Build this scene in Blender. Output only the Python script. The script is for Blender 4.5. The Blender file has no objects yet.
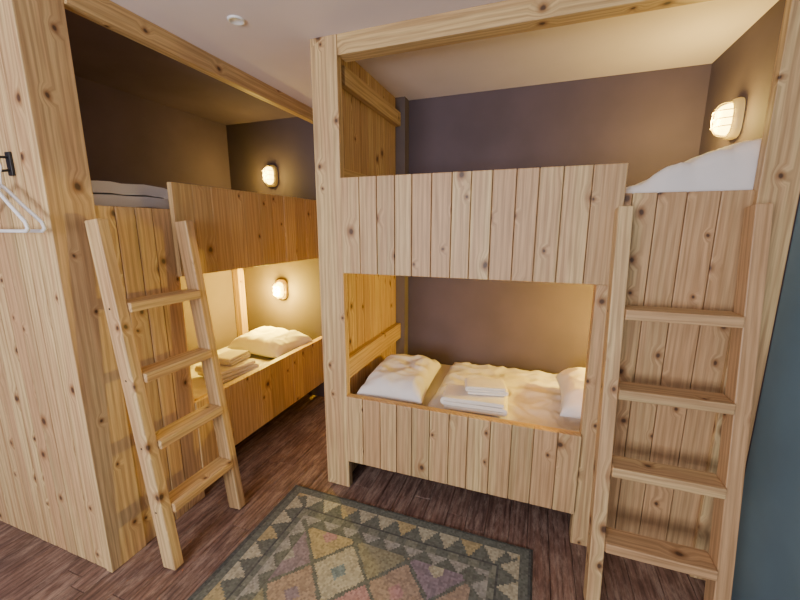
import bpy, bmesh, math, random
from mathutils import Vector, Matrix, noise
random.seed(11)
C = bpy.context.scene.collection
CEIL = 2.39

# ------------------------------------------------------------------ helpers
def link(o, parent=None):
    C.objects.link(o)
    if parent is not None:
        o.parent = parent
        o.matrix_parent_inverse = Matrix.Translation(-Vector(parent.location))
    return o

def empty(name, loc=(0, 0, 0)):
    e = bpy.data.objects.new(name, None)
    e.empty_display_size = 0.1
    e.location = loc
    C.objects.link(e)
    return e

def mesh_obj(name, verts, faces, mat=None, parent=None, smooth=False):
    me = bpy.data.meshes.new(name)
    me.from_pydata([tuple(v) for v in verts], [], faces)
    me.update()
    if mat: me.materials.append(mat)
    if smooth:
        for p in me.polygons: p.use_smooth = True
    o = bpy.data.objects.new(name, me)
    return link(o, parent)

class Boards:
    """collects timber boards; each carries its own grain coordinates + tone"""
    def __init__(s):
        s.v = []; s.f = []; s.gc = []; s.t = []
    def box(s, x0, x1, y0, y1, z0, z1, axis=2, tone=None, M=None):
        if tone is None: tone = random.random()
        o1 = random.uniform(0, 50); o2 = random.uniform(0, 50)
        b = len(s.v)
        for x, y, z in ((x0,y0,z0),(x1,y0,z0),(x1,y1,z0),(x0,y1,z0),(x0,y0,z1),(x1,y0,z1),(x1,y1,z1),(x0,y1,z1)):
            p = Vector((x, y, z))
            al = p[axis]; ac = x + y + z - al
            s.gc.append((ac + o1, al + o2, 0.0)); s.t.append(tone)
            s.v.append(M @ p if M else p)
        for q in ((0,3,2,1),(4,5,6,7),(0,1,5,4),(1,2,6,5),(2,3,7,6),(3,0,4,7)):
            s.f.append(tuple(b + i for i in q))
    def row(s, run, a0, a1, w, lo, hi, z0, z1, gap=0.003):
        """vertical boards side by side along axis 'run' (0=x,1=y), with a tongue deep behind the joints"""
        a = a0
        while a < a1 - 0.004:
            ww = w * random.uniform(0.84, 1.12)
            b = min(a + ww, a1)
            if a1 - b < 0.03: b = a1
            d = random.uniform(-0.001, 0.001)
            g = gap if b < a1 else 0
            if run == 0:
                s.box(a, b - g, lo + d, hi, z0, z1, 2)
                if b < a1: s.box(b - gap - 0.006, b + 0.006, hi - 0.010, hi - 0.002, z0 + 0.002, z1 - 0.002, 2, 1.0)
            else:
                s.box(lo, hi + d, a, b - g, z0, z1, 2)
                if b < a1: s.box(lo + 0.002, lo + 0.010, b - gap - 0.006, b + 0.006, z0 + 0.002, z1 - 0.002, 2, 1.0)
            a = b
    def build(s, name, mat, parent=None, bevel=0.003):
        me = bpy.data.meshes.new(name)
        me.from_pydata([tuple(v) for v in s.v], [], s.f)
        me.update()
        me.attributes.new('gc', 'FLOAT_VECTOR', 'POINT')
        me.attributes.new('tone', 'FLOAT', 'POINT')
        me.attributes['gc'].data.foreach_set('vector', [c for g in s.gc for c in g])
        me.attributes['tone'].data.foreach_set('value', s.t)
        me.materials.append(mat); me.update()
        o = link(bpy.data.objects.new(name, me), parent)
        if bevel:
            m = o.modifiers.new('bevel', 'BEVEL'); m.width = bevel; m.segments = 2; m.limit_method = 'ANGLE'
        return o

def simple_box(name, x0, x1, y0, y1, z0, z1, mat, parent=None, bevel=0):
    v = [(x0,y0,z0),(x1,y0,z0),(x1,y1,z0),(x0,y1,z0),(x0,y0,z1),(x1,y0,z1),(x1,y1,z1),(x0,y1,z1)]
    f = [(0,3,2,1),(4,5,6,7),(0,1,5,4),(1,2,6,5),(2,3,7,6),(3,0,4,7)]
    o = mesh_obj(name, v, f, mat, parent)
    if bevel:
        m = o.modifiers.new('bevel', 'BEVEL'); m.width = bevel; m.segments = 3
        for p in o.data.polygons: p.use_smooth = True
    return o

# ------------------------------------------------------------------ materials
def new_mat(name):
    m = bpy.data.materials.new(name); m.use_nodes = True
    nt = m.node_tree; b = nt.nodes['Principled BSDF']
    return m, nt, b
def N(nt, t, **kw):
    n = nt.nodes.new(t)
    for k, v in kw.items(): setattr(n, k, v)
    return n
def ramp(nt, fac, stops):
    r = N(nt, 'ShaderNodeValToRGB')
    els = r.color_ramp.elements
    els[0].position = stops[0][0]; els[0].color = stops[0][1]
    els[1].position = stops[-1][0]; els[1].color = stops[-1][1]
    for p, c in stops[1:-1]:
        e = els.new(p); e.color = c
    nt.links.new(fac, r.inputs[0]); return r
def mix(nt, fac, a, b, mode='MIX'):
    m = N(nt, 'ShaderNodeMix', data_type='RGBA', blend_type=mode)
    for sock, val in ((m.inputs[0], fac), (m.inputs[6], a), (m.inputs[7], b)):
        if hasattr(val, 'is_linked') or hasattr(val, 'links'): nt.links.new(val, sock)
        else: sock.default_value = val
    return m.outputs[2]

def wood_mat(name, light, dark, pink, knots=True, rough=0.5, scratch=False, scr=(0.42, 0.31, 0.25, 1)):
    m, nt, b = new_mat(name)
    L = nt.links.new
    at = N(nt, 'ShaderNodeAttribute', attribute_name='gc')
    tn = N(nt, 'ShaderNodeAttribute', attribute_name='tone')
    # knots
    vo = N(nt, 'ShaderNodeTexVoronoi', voronoi_dimensions='2D'); vo.inputs['Scale'].default_value = 5.6
    wn = N(nt, 'ShaderNodeTexNoise'); wn.inputs['Scale'].default_value = 25
    L(at.outputs['Vector'], wn.inputs['Vector'])
    vm = N(nt, 'ShaderNodeVectorMath', operation='MULTIPLY_ADD')
    L(wn.outputs['Color'], vm.inputs[0]); vm.inputs[1].default_value = (0.012, 0.012, 0); L(at.outputs['Vector'], vm.inputs[2])
    sc = N(nt, 'ShaderNodeVectorMath', operation='MULTIPLY'); L(vm.outputs[0], sc.inputs[0]); sc.inputs[1].default_value = (1.0, 0.8, 0)
    L(sc.outputs[0], vo.inputs['Vector'])
    sep = N(nt, 'ShaderNodeSeparateColor'); L(vo.outputs['Color'], sep.inputs[0])
    gt = N(nt, 'ShaderNodeMath', operation='GREATER_THAN'); L(sep.outputs[0], gt.inputs[0]); gt.inputs[1].default_value = 0.72
    sz = N(nt, 'ShaderNodeMath', operation='MULTIPLY_ADD'); L(sep.outputs[1], sz.inputs[0]); sz.inputs[1].default_value = 1.0; sz.inputs[2].default_value = 0.60
    dm = N(nt, 'ShaderNodeMath', operation='MULTIPLY'); L(vo.outputs['Distance'], dm.inputs[0]); L(sz.outputs[0], dm.inputs[1])
    ds = N(nt, 'ShaderNodeMath', operation='ADD'); L(dm.outputs[0], ds.inputs[0]); L(gt.outputs[0], ds.inputs[1])
    D = ds.outputs[0]
    bend = N(nt, 'ShaderNodeMath', operation='MULTIPLY')
    kx = ramp(nt, D, [(0.0, (1,1,1,1)), (0.22, (0,0,0,1))])
    L(kx.outputs[0], bend.inputs[0]); bend.inputs[1].default_value = 0.03 if knots else 0.0
    add = N(nt, 'ShaderNodeVectorMath', operation='ADD')
    L(at.outputs['Vector'], add.inputs[0])
    cx = N(nt, 'ShaderNodeCombineXYZ'); L(bend.outputs[0], cx.inputs[0]); L(cx.outputs[0], add.inputs[1])
    st = N(nt, 'ShaderNodeVectorMath', operation='MULTIPLY'); L(add.outputs[0], st.inputs[0]); st.inputs[1].default_value = (1, 0.06, 1)
    wv = N(nt, 'ShaderNodeTexWave', wave_type='BANDS', bands_direction='X')
    wv.inputs['Scale'].default_value = 12; wv.inputs['Distortion'].default_value = 8
    wv.inputs['Detail'].default_value = 3; wv.inputs['Detail Scale'].default_value = 1.6
    L(st.outputs[0], wv.inputs['Vector'])
    st2 = N(nt, 'ShaderNodeVectorMath', operation='MULTIPLY'); L(add.outputs[0], st2.inputs[0]); st2.inputs[1].default_value = (1, 0.03, 1)
    gn = N(nt, 'ShaderNodeTexNoise'); gn.inputs['Scale'].default_value = 160; gn.inputs['Detail'].default_value = 3
    L(st2.outputs[0], gn.inputs['Vector'])
    bn = N(nt, 'ShaderNodeTexNoise'); bn.inputs['Scale'].default_value = 17; bn.inputs['Detail'].default_value = 2
    L(st.outputs[0], bn.inputs['Vector'])
    rb = ramp(nt, tn.outputs['Fac'], [(0.0, light), (0.4, tuple(light[i]*.78+pink[i]*.22 for i in range(3))+(1,)), (0.75, pink), (1.0, tuple(c*.70 for c in light[:3])+(1,))])
    br = ramp(nt, bn.outputs['Fac'], [(0.42, (0,0,0,1)), (0.60, (0.8,0.8,0.8,1))])
    c0 = mix(nt, br.outputs[0], rb.outputs[0], pink)
    wr = ramp(nt, wv.outputs['Fac'], [(0.3, (0,0,0,1)), (0.95, (1,1,1,1))])
    wmul = N(nt, 'ShaderNodeMath', operation='MULTIPLY'); L(wr.outputs[0], wmul.inputs[0]); wmul.inputs[1].default_value = 0.5
    c1 = mix(nt, wmul.outputs[0], c0, dark)
    gr = ramp(nt, gn.outputs['Fac'], [(0.3, (0.76,0.74,0.72,1)), (0.7, (1.08,1.08,1.08,1))])
    c2 = mix(nt, 1.0, c1, gr.outputs[0], 'MULTIPLY')
    col = c2
    if knots:
        k2 = ramp(nt, D, [(0.05, (0.75,0.75,0.75,1)), (0.12, (0.0,0.0,0.0,1))])
        c3 = mix(nt, k2.outputs[0], c2, (dark[0]*.66, dark[1]*.5, dark[2]*.4, 1))
        k3 = ramp(nt, D, [(0.028, (0.9,0.9,0.9,1)), (0.055, (0,0,0,1))])
        col = mix(nt, k3.outputs[0], c3, (0.06, 0.028, 0.016, 1))
    if scratch:
        sn = N(nt, 'ShaderNodeTexNoise'); sn.inputs['Scale'].default_value = 11; sn.inputs['Detail'].default_value = 9; sn.inputs['Roughness'].default_value = 0.8
        st3 = N(nt, 'ShaderNodeVectorMath', operation='MULTIPLY'); L(at.outputs['Vector'], st3.inputs[0]); st3.inputs[1].default_value = (2.5, 0.5, 1)
        L(st3.outputs[0], sn.inputs['Vector'])
        sr = ramp(nt, sn.outputs['Fac'], [(0.48, (0,0,0,1)), (0.64, (0.85,0.85,0.85,1))])
        col = mix(nt, sr.outputs[0], col, scr)
        sd = ramp(nt, sn.outputs['Fac'], [(0.34, (0.75,0.75,0.75,1)), (0.46, (0,0,0,1))])
        col = mix(nt, sd.outputs[0], col, dark)
    L(col, b.inputs['Base Color'])
    b.inputs['Roughness'].default_value = rough
    bp = N(nt, 'ShaderNodeBump'); bp.inputs['Strength'].default_value = 0.12; bp.inputs['Distance'].default_value = 0.002
    L(gn.outputs['Fac'], bp.inputs['Height']); L(bp.outputs[0], b.inputs['Normal'])
    return m

pine = wood_mat('pine', (0.72, 0.54, 0.27, 1), (0.36, 0.205, 0.09, 1), (0.58, 0.365, 0.19, 1))
pine_plain = wood_mat('pine_frame', (0.70, 0.51, 0.24, 1), (0.40, 0.235, 0.09, 1), (0.60, 0.40, 0.19, 1))
floor_wood = wood_mat('floor_wood', (0.18, 0.112, 0.096, 1), (0.05, 0.028, 0.026, 1), (0.24, 0.14, 0.11, 1), knots=False, rough=0.45, scratch=True)

def paint(name, col, rough=0.8, var=0.12, bump=0.05, nscale=3):
    m, nt, b = new_mat(name); L = nt.links.new
    tc = N(nt, 'ShaderNodeTexCoord')
    n = N(nt, 'ShaderNodeTexNoise'); n.inputs['Scale'].default_value = nscale; n.inputs['Detail'].default_value = 5
    L(tc.outputs['Object'], n.inputs['Vector'])
    lo = tuple(c*(1-var) for c in col)+(1,); hi = tuple(c*(1+var) for c in col)+(1,)
    r = ramp(nt, n.outputs['Fac'], [(0.3, lo), (0.7, hi)]); L(r.outputs[0], b.inputs['Base Color'])
    n2 = N(nt, 'ShaderNodeTexNoise'); n2.inputs['Scale'].default_value = 180; L(tc.outputs['Object'], n2.inputs['Vector'])
    bp = N(nt, 'ShaderNodeBump'); bp.inputs['Strength'].default_value = bump; bp.inputs['Distance'].default_value = 0.003
    L(n2.outputs['Fac'], bp.inputs['Height']); L(bp.outputs[0], b.inputs['Normal'])
    b.inputs['Roughness'].default_value = rough
    return m
wall_dark = paint('wall_paint_taupe', (0.094, 0.068, 0.086))
wall_plum = paint('wall_paint_plum', (0.15, 0.11, 0.165))
wall_blue = paint('wall_paint_slate_blue', (0.13, 0.22, 0.28), rough=0.55)
ceil_m = paint('ceiling_paint', (0.82, 0.73, 0.74), var=0.03)
linen = paint('white_linen', (0.80, 0.77, 0.76), rough=0.9, var=0.03, bump=0.15, nscale=8)
towel_m = paint('terry_cloth', (0.84, 0.80, 0.74), rough=1.0, var=0.04, bump=0.5, nscale=20)
mattress_m = paint('mattress_ticking', (0.72, 0.69, 0.66), rough=0.9, var=0.03)
black_metal = paint('black_metal', (0.015, 0.015, 0.017), rough=0.4, bump=0)
white_plastic = paint('white_plastic', (0.85, 0.85, 0.86), rough=0.35, var=0.01, bump=0)
lamp_metal = paint('lamp_enamel', (0.78, 0.62, 0.26), rough=0.4, var=0.02, bump=0)
glass_m, nt, b = new_mat('glowing_glass')
b.inputs['Base Color'].default_value = (1, 0.85, 0.5, 1)
b.inputs['Emission Color'].default_value = (1, 0.70, 0.13, 1); b.inputs['Emission Strength'].default_value = 14

# ------------------------------------------------------------------ room shell
B = Boards()
x = -2.60
while x < 0.90:
    w = random.uniform(0.085, 0.125); y = -2.3 - random.uniform(0, 1.0)
    while y < 2.72:
        l = random.uniform(0.5, 1.3)
        if y+l > -2.29: B.box(x, min(x+w, 0.92)-0.002, max(y, -2.3), min(y+l, 2.72)-0.002, -0.03, random.uniform(-0.0015, 0.0), 1)
        y += l
    x += w
B.box(-2.6, 0.92, -2.3, 2.72, -0.05, -0.028, 1, 1.0)
B.build('floor', floor_wood, bevel=0.002)
simple_box('ceiling', -2.66, 0.96, -2.36, 2.78, CEIL, CEIL+0.08, ceil_m)
simple_box('ceiling_alcove', -2.58, -1.706, 0.889, 2.70, CEIL-0.02, CEIL, wall_plum)
simple_box('wall_back', -2.66, 0.96, 2.70, 2.78, -0.05, CEIL, wall_dark)
simple_box('wall_left', -2.66, -2.58, -2.3, 2.70, -0.05, CEIL, wall_plum)
simple_box('wall_right', 0.845, 0.96, -2.3, 1.71, -0.05, CEIL, wall_blue)
simple_box('wall_right_alcove', 0.845, 0.96, 1.71, 2.70, -0.05, CEIL, wall_dark)
simple_box('wall_column', -1.09, -0.915, 2.615, 2.70, 0, CEIL, paint('column_paint', (0.16, 0.13, 0.135)))
wn = empty('wall_near', (-0.85, -2.33, 0))
simple_box('part_left', -2.66, -1.9, -2.36, -2.3, -0.05, CEIL, wall_dark, wn)
simple_box('part_right', -0.3, 0.96, -2.36, -2.3, -0.05, CEIL, wall_dark, wn)
simple_box('part_below', -1.9, -0.3, -2.36, -2.3, -0.05, 0.8, wall_dark, wn)
simple_box('part_above', -1.9, -0.3, -2.36, -2.3, 2.1, CEIL, wall_dark, wn)
wf = empty('window_1', (-1.1, -2.33, 0.8))
B = Boards()
for a, c in ((-1.9, -1.85), (-0.35, -0.3), (-1.125, -1.075)): B.box(a, c, -2.35, -2.31, 0.8, 2.1, 2)
for a, c in ((0.8, 0.85), (2.05, 2.1)): B.box(-1.9, -0.3, -2.35, -2.31, a, c, 0)
B.build('frame', pine_plain, wf)

# ------------------------------------------------------------------ bunk bed (right, faces the camera)
bed = empty('bunk_bed', (-0.12, 2.2, 0))
B = Boards()
B.box(-1.085, -0.940, 1.712, 1.755, 0, CEIL, 2, 0.1)
B.box(0.728, 0.843, 1.712, 1.755, 0, CEIL, 2, 0.3)
B.build('front_posts', pine, bed)
B = Boards(); B.box(-0.939, 0.727, 1.714, 1.800, 2.300, CEIL, 0, 0.3); B.build('top_beam', pine_plain, bed)
B = Boards(); B.row(1, 1.756, 2.612, 0.098, -1.02, -0.985, 0, CEIL); B.build('side_panel', pine, bed)
B = Boards()
B.box(-0.984, -0.945, 1.80, 2.612, 2.20, 2.29, 1, 0.2)
B.box(-0.984, -0.945, 1.756, 2.612, 1.73, 1.80, 1, 0.2)
B.box(-0.984, -0.945, 1.756, 2.612, 0.66, 0.78, 1, 0.2)
B.build('side_rails', pine_plain, bed)
B = Boards(); B.row(0, -0.939, 0.312, 0.100, 1.695, 1.722, 1.270, 1.745); B.build('guard_rail_boards', pine, bed)
B = Boards()
B.box(-0.939, 0.25, 1.723, 1.76, 1.272, 1.38, 0)
B.box(-0.939, 0.25, 1.723, 1.75, 1.66, 1.742, 0)
B.box(-0.939, 0.248, 1.727, 1.75, 0.47, 0.578, 0)
B.box(-0.939, 0.248, 1.727, 1.75, 0.185, 0.30, 0)
B.build('inner_battens', pine_plain, bed)
B = Boards(); B.row(0, -0.939, 0.249, 0.100, 1.700, 1.726, 0.180, 0.580); B.build('lower_rail_boards', pine, bed)
B = Boards(); B.row(0, 0.25, 0.728, 0.098, 1.730, 1.757, 0, 1.635); B.build('ladder_panel', pine, bed)
B = Boards(); B.box(0.25, 0.285, 1.758, 1.80, 0, 1.27, 2); B.build('panel_stud', pine_plain, bed)
B = Boards()
yy = 1.765
while yy < 2.6:
    B.box(-0.98, 0.84, yy, yy+0.11, 1.30, 1.34, 0); B.box(-0.98, 0.84, yy, yy+0.11, 0.30, 0.34, 0); yy += 0.135
B.build('slats', pine_plain, bed)

# ------------------------------------------------------------------ bunk bed (left, runs away from the camera)
bed2 = empty('bunk_bed.001', (-2.1, 1.8, 0))
XF = -1.67
B = Boards(); B.row(0, -2.575, XF-0.036, 0.070, 0.862, 0.888, 0, CEIL, 0.005); B.build('end_panel', pine, bed2, 0.005)
B = Boards(); B.box(XF-0.035, XF+0.003, 0.858, 1.015, 0, CEIL, 2, 0.25); B.build('front_post', pine, bed2)
B = Boards(); B.row(1, 1.016, 1.362, 0.090, XF-0.030, XF-0.004, 0, 1.59); B.build('ladder_panel', pine, bed2)
B = Boards(); B.row(1, 1.345, 2.695, 0.13, XF-0.003, XF+0.025, 1.262, 1.715, 0.0012); B.build('guard_rail_boards', pine_plain, bed2, 0.002)
B = Boards(); B.row(1, 1.363, 2.695, 0.13, XF-0.022, XF+0.004, 0.18, 0.575, 0.0012); B.build('lower_rail_boards', pine_plain, bed2, 0.002)
B = Boards(); B.box(XF-0.035, XF+0.015, 1.016, 2.695, 2.300, CEIL, 1, 0.3); B.build('top_beam', pine_plain, bed2)
B = Boards()
B.box(XF-0.05, XF-0.024, 1.40, 2.695, 0.46, 0.572, 1)
B.box(XF-0.04, XF-0.004, 1.40, 2.695, 1.265, 1.38, 1)
B.box(-2.575, -2.51, 2.62, 2.695, 0, 1.29, 2, 0.1)
B.box(XF-0.075, XF-0.031, 1.325, 1.362, 0, 1.27, 2, 0.1)
B.build('inner_frame', pine_plain, bed2)
B = Boards()
xx = -2.57
while xx < XF-0.17:
    B.box(xx, xx+0.11, 0.89, 2.69, 1.30, 1.34, 1); B.box(xx, xx+0.11, 0.89, 2.69, 0.30, 0.34, 1); xx += 0.135
B.build('slats', pine_plain, bed2)

# ------------------------------------------------------------------ ladders
def ladder(name, foot, width, length, lean, heading, sw=0.05):
    e = empty(name, (foot[0], foot[1], 0))
    Mz = Matrix.Translation((foot[0], foot[1], 0)) @ Matrix.Rotation(heading, 4, 'Z')
    M = Mz @ Matrix.Translation((0, 0, 0.006)) @ Matrix.Rotation(-lean, 4, 'X')
    S = Boards()
    for sgn in (-1, 1):
        a, c = sorted((sgn*width/2, sgn*(width/2-sw)))
        S.box(a, c, -0.04, 0.035, 0, length, 2, None, M)
    S.build('stiles', pine, e, 0.004)
    R = Boards()
    for k in range(4):
        z = 0.3*(k+1)
        y = math.tan(lean)*z
        R.box(-width/2+sw+0.001, width/2-sw-0.001, y-0.058, y+0.04, z-0.036, z+0.004, 0, None, Mz)
    R.build('treads', pine, e, 0.004)
    vs, fs = [], []
    for sgn in (-1, 1):
        for k in range(4):
            z = 0.3*(k+1)-0.016; c = Vector((sgn*(width/2+0.0005), math.tan(lean)*z, z))
            b0 = len(vs)
            for i in range(10):
                t = i*math.tau/10; vs.append(Mz @ (c+Vector((0, 0.005*math.cos(t), 0.005*math.sin(t)))))
            fs.append(tuple(range(b0, b0+10)))
    mesh_obj('screws', vs, fs, black_metal, e)
ladder('ladder', (0.507, 1.436), 0.455, 1.585, 0.137, 0)
ladder('ladder.001', (-1.445, 1.170), 0.43, 1.535, 0.110, math.radians(90), 0.045)

# ------------------------------------------------------------------ bedding
def crease(x, y, s, seed):
    n1 = noise.noise(Vector((x*s, y*s, seed)))
    n2 = noise.noise(Vector((x*s*2.1+n1*1.5, y*s*1.7, seed+9)))
    return (1-abs(n1)*2)*0.6 + (1-abs(n2)*2)*0.4
def cushion(name, loc, a, bb, T, rot=(0,0,0), seed=0.0, amp=0.012, mat=linen, n=44):
    vs, fs = [], []
    Rm = Matrix.Translation(loc) @ Matrix.Rotation(rot[2], 4, 'Z') @ Matrix.Rotation(rot[1], 4, 'Y') @ Matrix.Rotation(rot[0], 4, 'X')
    for side in (1, -1):
        for i in range(n+1):
            for j in range(n+1):
                u = -1+2*i/n; v = -1+2*j/n
                e = max(0, (1-u**4)*(1-v**4))
                h = T*(e**0.55)
                x = a*u*(1-0.07*(1-abs(v)**2)*abs(u)**3); y = bb*v*(1-0.07*(1-abs(u)**2)*abs(v)**3)
                w = crease(x, y, 7, seed+side)*amp*(e**0.3)
                dent = -0.18*T*math.exp(-(u*u+v*v)*3) if side == 1 else 0
                z = side*h*(1 if side == 1 else 0.55)+w*(1 if side == 1 else 0.2)+dent
                if e <= 0: z = noise.noise(Vector((x*8, y*8, seed)))*0.004
                vs.append(Rm @ Vector((x, y, z)))
    s1 = (n+1)*(n+1)
    for i in range(n):
        for j in range(n):
            q = (i*(n+1)+j, (i+1)*(n+1)+j, (i+1)*(n+1)+j+1, i*(n+1)+j+1)
            fs.append(q); fs.append(tuple(s1+k for k in reversed(q)))
    o = mesh_obj(name, vs, fs, mat, None, True)
    bm = bmesh.new(); bm.from_mesh(o.data); bmesh.ops.remove_doubles(bm, verts=bm.verts, dist=0.0004); bm.to_mesh(o.data); bm.free()
    return o
def sheet(name, x0, x1, y0, y1, z, th, seed, amp=0.012, s=5, mat=linen, bulk=None):
    nx = max(8, int((x1-x0)/0.014)); ny = max(8, int((y1-y0)/0.014))
    vs, fs = [], []
    for layer in (0, 1):
        for i in range(nx+1):
            for j in range(ny+1):
                x = x0+(x1-x0)*i/nx; y = y0+(y1-y0)*j/ny
                d = min(x-x0, x1-x, y-y0, y1-y)
                r = min(1, d/0.05); r = math.sqrt(max(0, 1-(1-r)**2))
                h = th*r+crease(x, y, s, seed)*amp*r
                if bulk: h += bulk(x, y)*r
                wx = noise.noise(Vector((y*4, seed, 1)))*0.012; wy = noise.noise(Vector((x*4, seed, 5)))*0.012
                vs.append((x+wx, y+wy, z+(max(h, 0.001) if layer == 0 else 0)))
    o1 = (nx+1)*(ny+1)
    for i in range(nx):
        for j in range(ny):
            q = (i*(ny+1)+j, (i+1)*(ny+1)+j, (i+1)*(ny+1)+j+1, i*(ny+1)+j+1)
            fs.append(q); fs.append(tuple(o1+k for k in reversed(q)))
    o = mesh_obj(name, vs, fs, mat, None, True)
    bm = bmesh.new(); bm.from_mesh(o.data); bmesh.ops.remove_doubles(bm, verts=bm.verts, dist=0.0015); bm.to_mesh(o.data); bm.free()
    return o
def folded(name, loc, half, width, r, layers, rotz, mat, seed=0):
    """cloth folded back and forth into a flat stack"""
    path = []
    z = r
    for k in range(layers):
        d = 1 if k % 2 == 0 else -1
        for i in range(9):
            path.append((d*(-half+2*half*i/8), z))
        if k < layers-1:
            for i in range(1, 7):
                t = math.pi*i/7
                path.append((d*(half+r*math.sin(t)), z+r-r*math.cos(t)))
        z += 2*r
    M = Matrix.Translation(loc) @ Matrix.Rotation(rotz, 4, 'Z')
    m = 16; vs, fs = [], []
    for j in range(m+1):
        y = -width/2+width*j/m
        for (px, pz) in path:
            k = noise.noise(Vector((px*9, y*9, seed+pz*4)))
            vs.append(M @ Vector((px+0.3*r*k, y*(1+0.03*math.sin(pz*60+seed)), pz*(1+0.06*k))))
    L = len(path)
    for j in range(m):
        for i in range(L-1): fs.append((j*L+i, j*L+i+1, (j+1)*L+i+1, (j+1)*L+i))
    o = mesh_obj(name, vs, fs, mat, None, True)
    s = o.modifiers.new('thickness', 'SOLIDIFY'); s.thickness = r*1.75; s.offset = 0
    bv = o.modifiers.new('soft', 'BEVEL'); bv.width = r*0.5; bv.segments = 3; bv.limit_method = 'ANGLE'; bv.angle_limit = 1.0
    return o
def mattress(name, x0, x1, y0, y1, z0, z1):
    return simple_box(name, x0, x1, y0, y1, z0, z1, mattress_m, None, 0.03)

mattress('mattress', -0.935, 0.835, 1.765, 2.64, 0.342, 0.485)
mattress('mattress.001', -0.935, 0.835, 1.765, 2.64, 1.342, 1.50)
mattress('mattress.002', -2.50, -1.735, 0.92, 2.60, 0.342, 0.485)
mattress('mattress.003', -2.50, -1.72, 0.92, 2.60, 1.342, 1.48)
# right lower
sheet('duvet', -0.53, 0.83, 1.775, 2.62, 0.487, 0.030, 3.3, 0.026, 7)
cushion('pillow', (-0.738, 2.08, 0.560), 0.195, 0.30, 0.095, (0, 0.0, 0.06), 1.0, 0.026)
cushion('pillow.001', (0.43, 2.08, 0.64), 0.27, 0.26, 0.100, (0, -0.13, 0.0), 2.0, 0.018)
folded('folded_towel', (-0.26, 1.92, 0.545), 0.155, 0.19, 0.011, 3, 0.05, towel_m, 1)
folded('folded_towel.001', (-0.21, 1.97, 0.612), 0.10, 0.13, 0.008, 3, 0.2, towel_m, 4)
# right upper : quilt bunched up against the wall
def bunched(x, y):
    ramp_ = 1/(1+math.exp(-(x-0.27)*12))
    q = (x*0.9+y*0.45)*48 + 3.0*noise.noise(Vector((x*4, y*4, 0)))
    folds = 0.020*(1-abs(math.sin(q/2)))**1.5
    h = 0.150+0.11*max(0, min(1, (x-0.30)/0.5))+0.03*noise.noise(Vector((x*3.5, y*3, 2)))-folds
    return ramp_*h*(1.0 if y < 2.25 else max(0, 1-(y-2.25)*4))
sheet('duvet.001', -0.50, 0.835, 1.765, 2.60, 1.502, 0.05, 7.1, 0.016, 6, bulk=bunched)
cushion('pillow.002', (-0.73, 2.15, 1.57), 0.19, 0.30, 0.07, (0, 0, 0.05), 5.0, 0.02)
# left lower
sheet('duvet.002', -2.48, -1.74, 0.95, 2.17, 0.487, 0.030, 9.3, 0.020, 7)
cushion('pillow.003', (-2.00, 2.385, 0.560), 0.28, 0.20, 0.095, (0.06, 0, -0.1), 8.0, 0.026)
folded('folded_towel.002', (-1.90, 1.82, 0.540), 0.13, 0.26, 0.012, 3, math.radians(80), towel_m, 7)
folded('folded_towel.003', (-1.90, 1.86, 0.614), 0.09, 0.15, 0.008, 3, math.radians(95), towel_m, 8)
# left upper
folded('folded_duvet', (-1.99, 1.22, 1.482), 0.20, 0.40, 0.028, 4, math.radians(90), linen, 12)
cushion('pillow.004', (-2.1, 2.32, 1.54), 0.28, 0.2, 0.06, (0, 0, 0), 12.0, 0.012)

# ------------------------------------------------------------------ caged bulkhead lamps
def tube(name, paths, r, mat, parent, cyclic=False):
    cu = bpy.data.curves.new(name, 'CURVE'); cu.dimensions = '3D'; cu.bevel_depth = r; cu.bevel_resolution = 3
    for p in paths:
        s = cu.splines.new('POLY'); s.points.add(len(p)-1)
        for i, q in enumerate(p): s.points[i].co = (q[0], q[1], q[2], 1)
        s.use_cyclic_u = cyclic
    cu.materials.append(mat)
    return link(bpy.data.objects.new(name, cu), parent)
def wall_lamp(name, loc, rotz, watts, colr=(1.0, 0.66, 0.12)):
    """local frame: wall plane y=0, lamp protrudes to -y"""
    e = empty(name, loc)
    M = Matrix.Translation(loc) @ Matrix.Rotation(rotz, 4, 'Z')
    def ring(w, h, y, n=32, p=3.0):
        out = []
        for i in range(n):
            t = math.tau*i/n; c, s = math.cos(t), math.sin(t)
            out.append(M @ Vector((w*math.copysign(abs(c)**(2/p), c), y, h*math.copysign(abs(s)**(2/p), s))))
        return out
    def loft(nm, prof, mat):
        vs, fs = [], []; n = 32
        for w, h, y in prof: vs += ring(w, h, y)
        for k in range(len(prof)-1):
            for i in range(n): fs.append((k*n+i, k*n+(i+1)%n, (k+1)*n+(i+1)%n, (k+1)*n+i))
        fs.append(tuple(range(n))); fs.append(tuple(range((len(prof)-1)*n, len(prof)*n))[::-1])
        o = mesh_obj(nm, vs, fs, mat, e, True); return o
    loft('base', [(0.058, 0.088, 0), (0.060, 0.090, -0.010), (0.055, 0.084, -0.034), (0.048, 0.076, -0.036)], lamp_metal)
    g = loft('glass', [(0.042, 0.068, -0.034), (0.041, 0.066, -0.052), (0.036, 0.060, -0.070), (0.026, 0.046, -0.082), (0.010, 0.02, -0.088)], glass_m)
    paths = []
    for zz in (-0.034, 0.0, 0.034):
        paths.append([M @ Vector((0.049*math.cos(t), -0.034-0.062*max(0, math.sin(t))**0.7, zz)) for t in [math.pi*i/16 for i in range(17)]])
    paths.append([M @ Vector((0, -0.034-0.064*abs(math.sin(t))**0.6, 0.076*math.cos(t))) for t in [math.pi*i/20 for i in range(21)]])
    tube('cage', paths, 0.0025, lamp_metal, e)
    ld = bpy.data.lights.new(name+'_bulb', 'POINT'); ld.energy = watts; ld.color = colr; ld.shadow_soft_size = 0.03
    lo = bpy.data.objects.new('bulb', ld); lo.location = M @ Vector((0, -0.130, -0.01)); link(lo, e)
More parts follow.
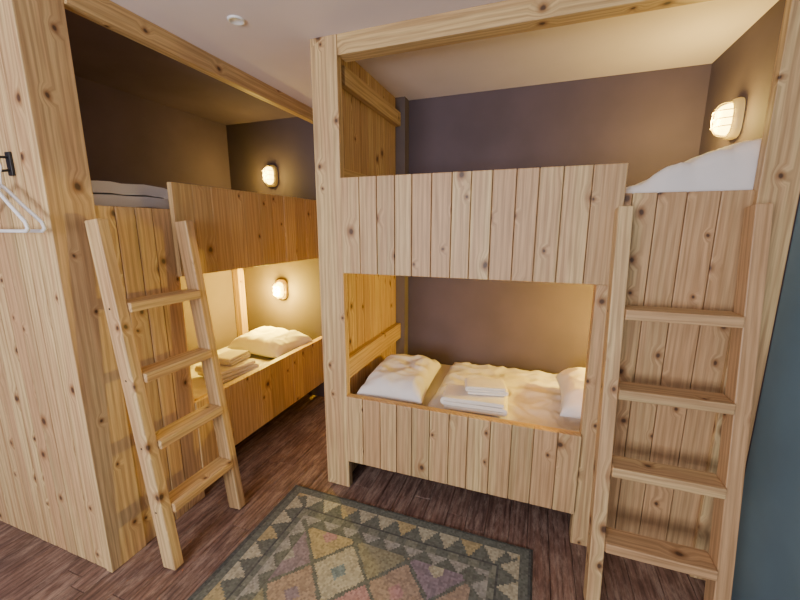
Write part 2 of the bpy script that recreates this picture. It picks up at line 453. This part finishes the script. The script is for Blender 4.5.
wall_lamp('wall_lamp', (0.844, 2.28, 2.00), math.radians(-90), 11, (1.0, 0.70, 0.17))
wall_lamp('wall_lamp.001', (0.844, 2.22, 1.00), math.radians(-90), 62, (1.0, 0.70, 0.09))
wall_lamp('wall_lamp.002', (-2.13, 2.699, 1.93), 0, 6.5, (1.0, 0.68, 0.14))
wall_lamp('wall_lamp.003', (-2.10, 2.699, 0.965), 0, 75, (1.0, 0.71, 0.07))

# ------------------------------------------------------------------ rug (woven kilim: every weave cell carries a colour)
RX0, RX1, RY0, RY1 = -1.25, 0.085, -0.45, 1.625
cs = 0.0095; nx = int((RX1-RX0)/cs); ny = int((RY1-RY0)/cs)
G=(0.125,0.135,0.115); G2=(0.18,0.19,0.15); CR=(0.38,0.36,0.26); DK=(0.075,0.08,0.075); MU=(0.36,0.30,0.16)
PK=(0.38,0.23,0.22); BL=(0.17,0.23,0.24); TN=(0.31,0.24,0.18); PU=(0.22,0.18,0.21); OL=(0.24,0.23,0.15); GY=(0.28,0.28,0.25)
pal = [PK, MU, BL, TN, GY, CR, PU, OL, G2]
def tri(v, p): v = (v % p)/p; return 1-abs(2*v-1)
def rugcol(i, j):
    x = i*cs; y = j*cs; W = nx*cs; H = ny*cs
    dx = min(x, W-x); dy = min(y, H-y); d = min(dx, dy)
    al = x if dy < dx else y
    if d < 0.02: return DK
    if d < 0.06: return G
    if d < 0.15:
        h = (d-0.06)/0.09
        k = int(al/0.11)
        return (CR if k % 3 else MU) if tri(al, 0.11) > h else G
    if d < 0.16: return DK
    if d < 0.19: return G2 if int(al/0.05) % 2 else G
    if d < 0.25:
        return GY if tri(al+0.03, 0.11) > (d-0.19)/0.06 else G
    px, py = 0.27, 0.31
    xx = x-0.25; yy = y-0.25
    a = xx/px+yy/py; b_ = xx/px-yy/py
    ia, ib = math.floor(a), math.floor(b_)
    fa, fb = a-ia, b_-ib
    e = min(fa, 1-fa, fb, 1-fb)
    c = pal[(ia*3+ib*5+(ia*ib) % 3) % 9]
    if e < 0.04: return G
    if e > 0.36: return pal[(ia*5+ib*2+3) % 9]
    return c
vs, fs, cols = [], [], []
for j in range(ny+1):
    for i in range(nx+1):
        X = RX0+i*cs+noise.noise(Vector((j*0.04, 3, 0)))*0.008; Y = RY0+j*cs+noise.noise(Vector((i*0.03, 7, 0)))*0.010
        edge = min(i, nx-i, j, ny-j)
        vs.append((X, Y, (0.009 if edge > 0 else 0.001)+0.002*noise.noise(Vector((X*5, Y*5, 0)))))
for j in range(ny):
    for i in range(nx):
        fs.append((j*(nx+1)+i, j*(nx+1)+i+1, (j+1)*(nx+1)+i+1, (j+1)*(nx+1)+i))
        k = random.uniform(0.75, 1.25); c = rugcol(i, j); cols.append((c[0]*k, c[1]*k, c[2]*k, 1))
rm, nt, b = new_mat('kilim_wool'); L = nt.links.new
at = N(nt, 'ShaderNodeAttribute', attribute_name='weave'); L(at.outputs['Color'], b.inputs['Base Color'])
b.inputs['Roughness'].default_value = 1.0
tc = N(nt, 'ShaderNodeTexCoord'); wv = N(nt, 'ShaderNodeTexWave', bands_direction='Y'); wv.inputs['Scale'].default_value = 60
L(tc.outputs['Object'], wv.inputs['Vector']); bp = N(nt, 'ShaderNodeBump'); bp.inputs['Strength'].default_value = 0.3; bp.inputs['Distance'].default_value = 0.002
L(wv.outputs['Fac'], bp.inputs['Height']); L(bp.outputs[0], b.inputs['Normal'])
rug = mesh_obj('kilim_rug', vs, fs, rm)
ca = rug.data.attributes.new('weave', 'FLOAT_COLOR', 'FACE')
for i, c in enumerate(cols): ca.data[i].color = c

# ------------------------------------------------------------------ coat hook, hangers, ceiling spot
hk = empty('coat_hook', (-1.845, 0.86, 1.73))
simple_box('plate', -1.860, -1.830, 0.853, 0.863, 1.69, 1.775, black_metal, hk, 0.003)
tube('prong', [[(-1.845, 0.855, 1.755), (-1.845, 0.80, 1.750), (-1.845, 0.775, 1.765)], [(-1.845, 0.855, 1.71), (-1.845, 0.79, 1.695), (-1.845, 0.77, 1.72)]], 0.005, black_metal, hk)
def hanger(name, cx, cy, ztop, yaw):
    e = empty(name, (cx, cy, ztop))
    M = Matrix.Translation((cx, cy, ztop)) @ Matrix.Rotation(yaw, 4, 'Z')
    hook = [M @ Vector((0.02*math.cos(t), 0, 0.02*math.sin(t)-0.02)) for t in [math.radians(200-i*22) for i in range(13)]] + [M @ Vector((0, 0, -0.085))]
    tube('hook', [hook], 0.0022, white_plastic, e)
    body = [(-0.21,-0.235),(-0.20,-0.215),(-0.10,-0.15),(-0.03,-0.10),(0,-0.083),(0.03,-0.10),(0.10,-0.15),(0.20,-0.215),(0.21,-0.235),(0.195,-0.245),(-0.195,-0.245)]
    tube('arms', [[M @ Vector((p[0], 0, p[1])) for p in body]], 0.0065, white_plastic, e, True)
hanger('clothes_hanger', -1.830, 0.815, 1.735, 0.0)
hanger('clothes_hanger.001', -1.830, 0.790, 1.735, -0.10)

sp = empty('ceiling_spotlight', (-1.29, 1.46, CEIL))
def disc(nm, prof, mat):
    vs, fs = [], []; n = 32
    for r, z in prof:
        for i in range(n): vs.append((-1.29+r*math.cos(math.tau*i/n), 1.46+r*math.sin(math.tau*i/n), z))
    for k in range(len(prof)-1):
        for i in range(n): fs.append((k*n+i, k*n+(i+1)%n, (k+1)*n+(i+1)%n, (k+1)*n+i))
    fs.append(tuple(range((len(prof)-1)*n, len(prof)*n)))
    return mesh_obj(nm, vs, fs, mat, sp, True)
disc('trim_ring', [(0.036, CEIL), (0.036, CEIL-0.006), (0.028, CEIL-0.008), (0.024, CEIL-0.002)], white_plastic)

# ------------------------------------------------------------------ light
W = bpy.data.worlds.new('World'); bpy.context.scene.world = W; W.use_nodes = True
W.node_tree.nodes['Background'].inputs[0].default_value = (0.75, 0.82, 1, 1); W.node_tree.nodes['Background'].inputs[1].default_value = 1.0
al = bpy.data.lights.new('daylight', 'AREA'); al.shape = 'RECTANGLE'; al.size = 1.6; al.size_y = 1.3; al.energy = 138; al.color = (0.98, 0.95, 0.96)
ao = bpy.data.objects.new('window_daylight', al); ao.location = (-1.1, -2.29, 1.45); ao.rotation_euler = (math.radians(100), 0, 0); C.objects.link(ao)

# ------------------------------------------------------------------ camera
cd = bpy.data.cameras.new('camera'); cd.sensor_width = 36; cd.lens = 370/800*36; cd.clip_start = 0.02
co = bpy.data.objects.new('camera', cd); co.location = (0, 0, 1.5)
co.rotation_euler = (math.radians(90-11), 0, math.radians(20)); C.objects.link(co)
bpy.context.scene.camera = co
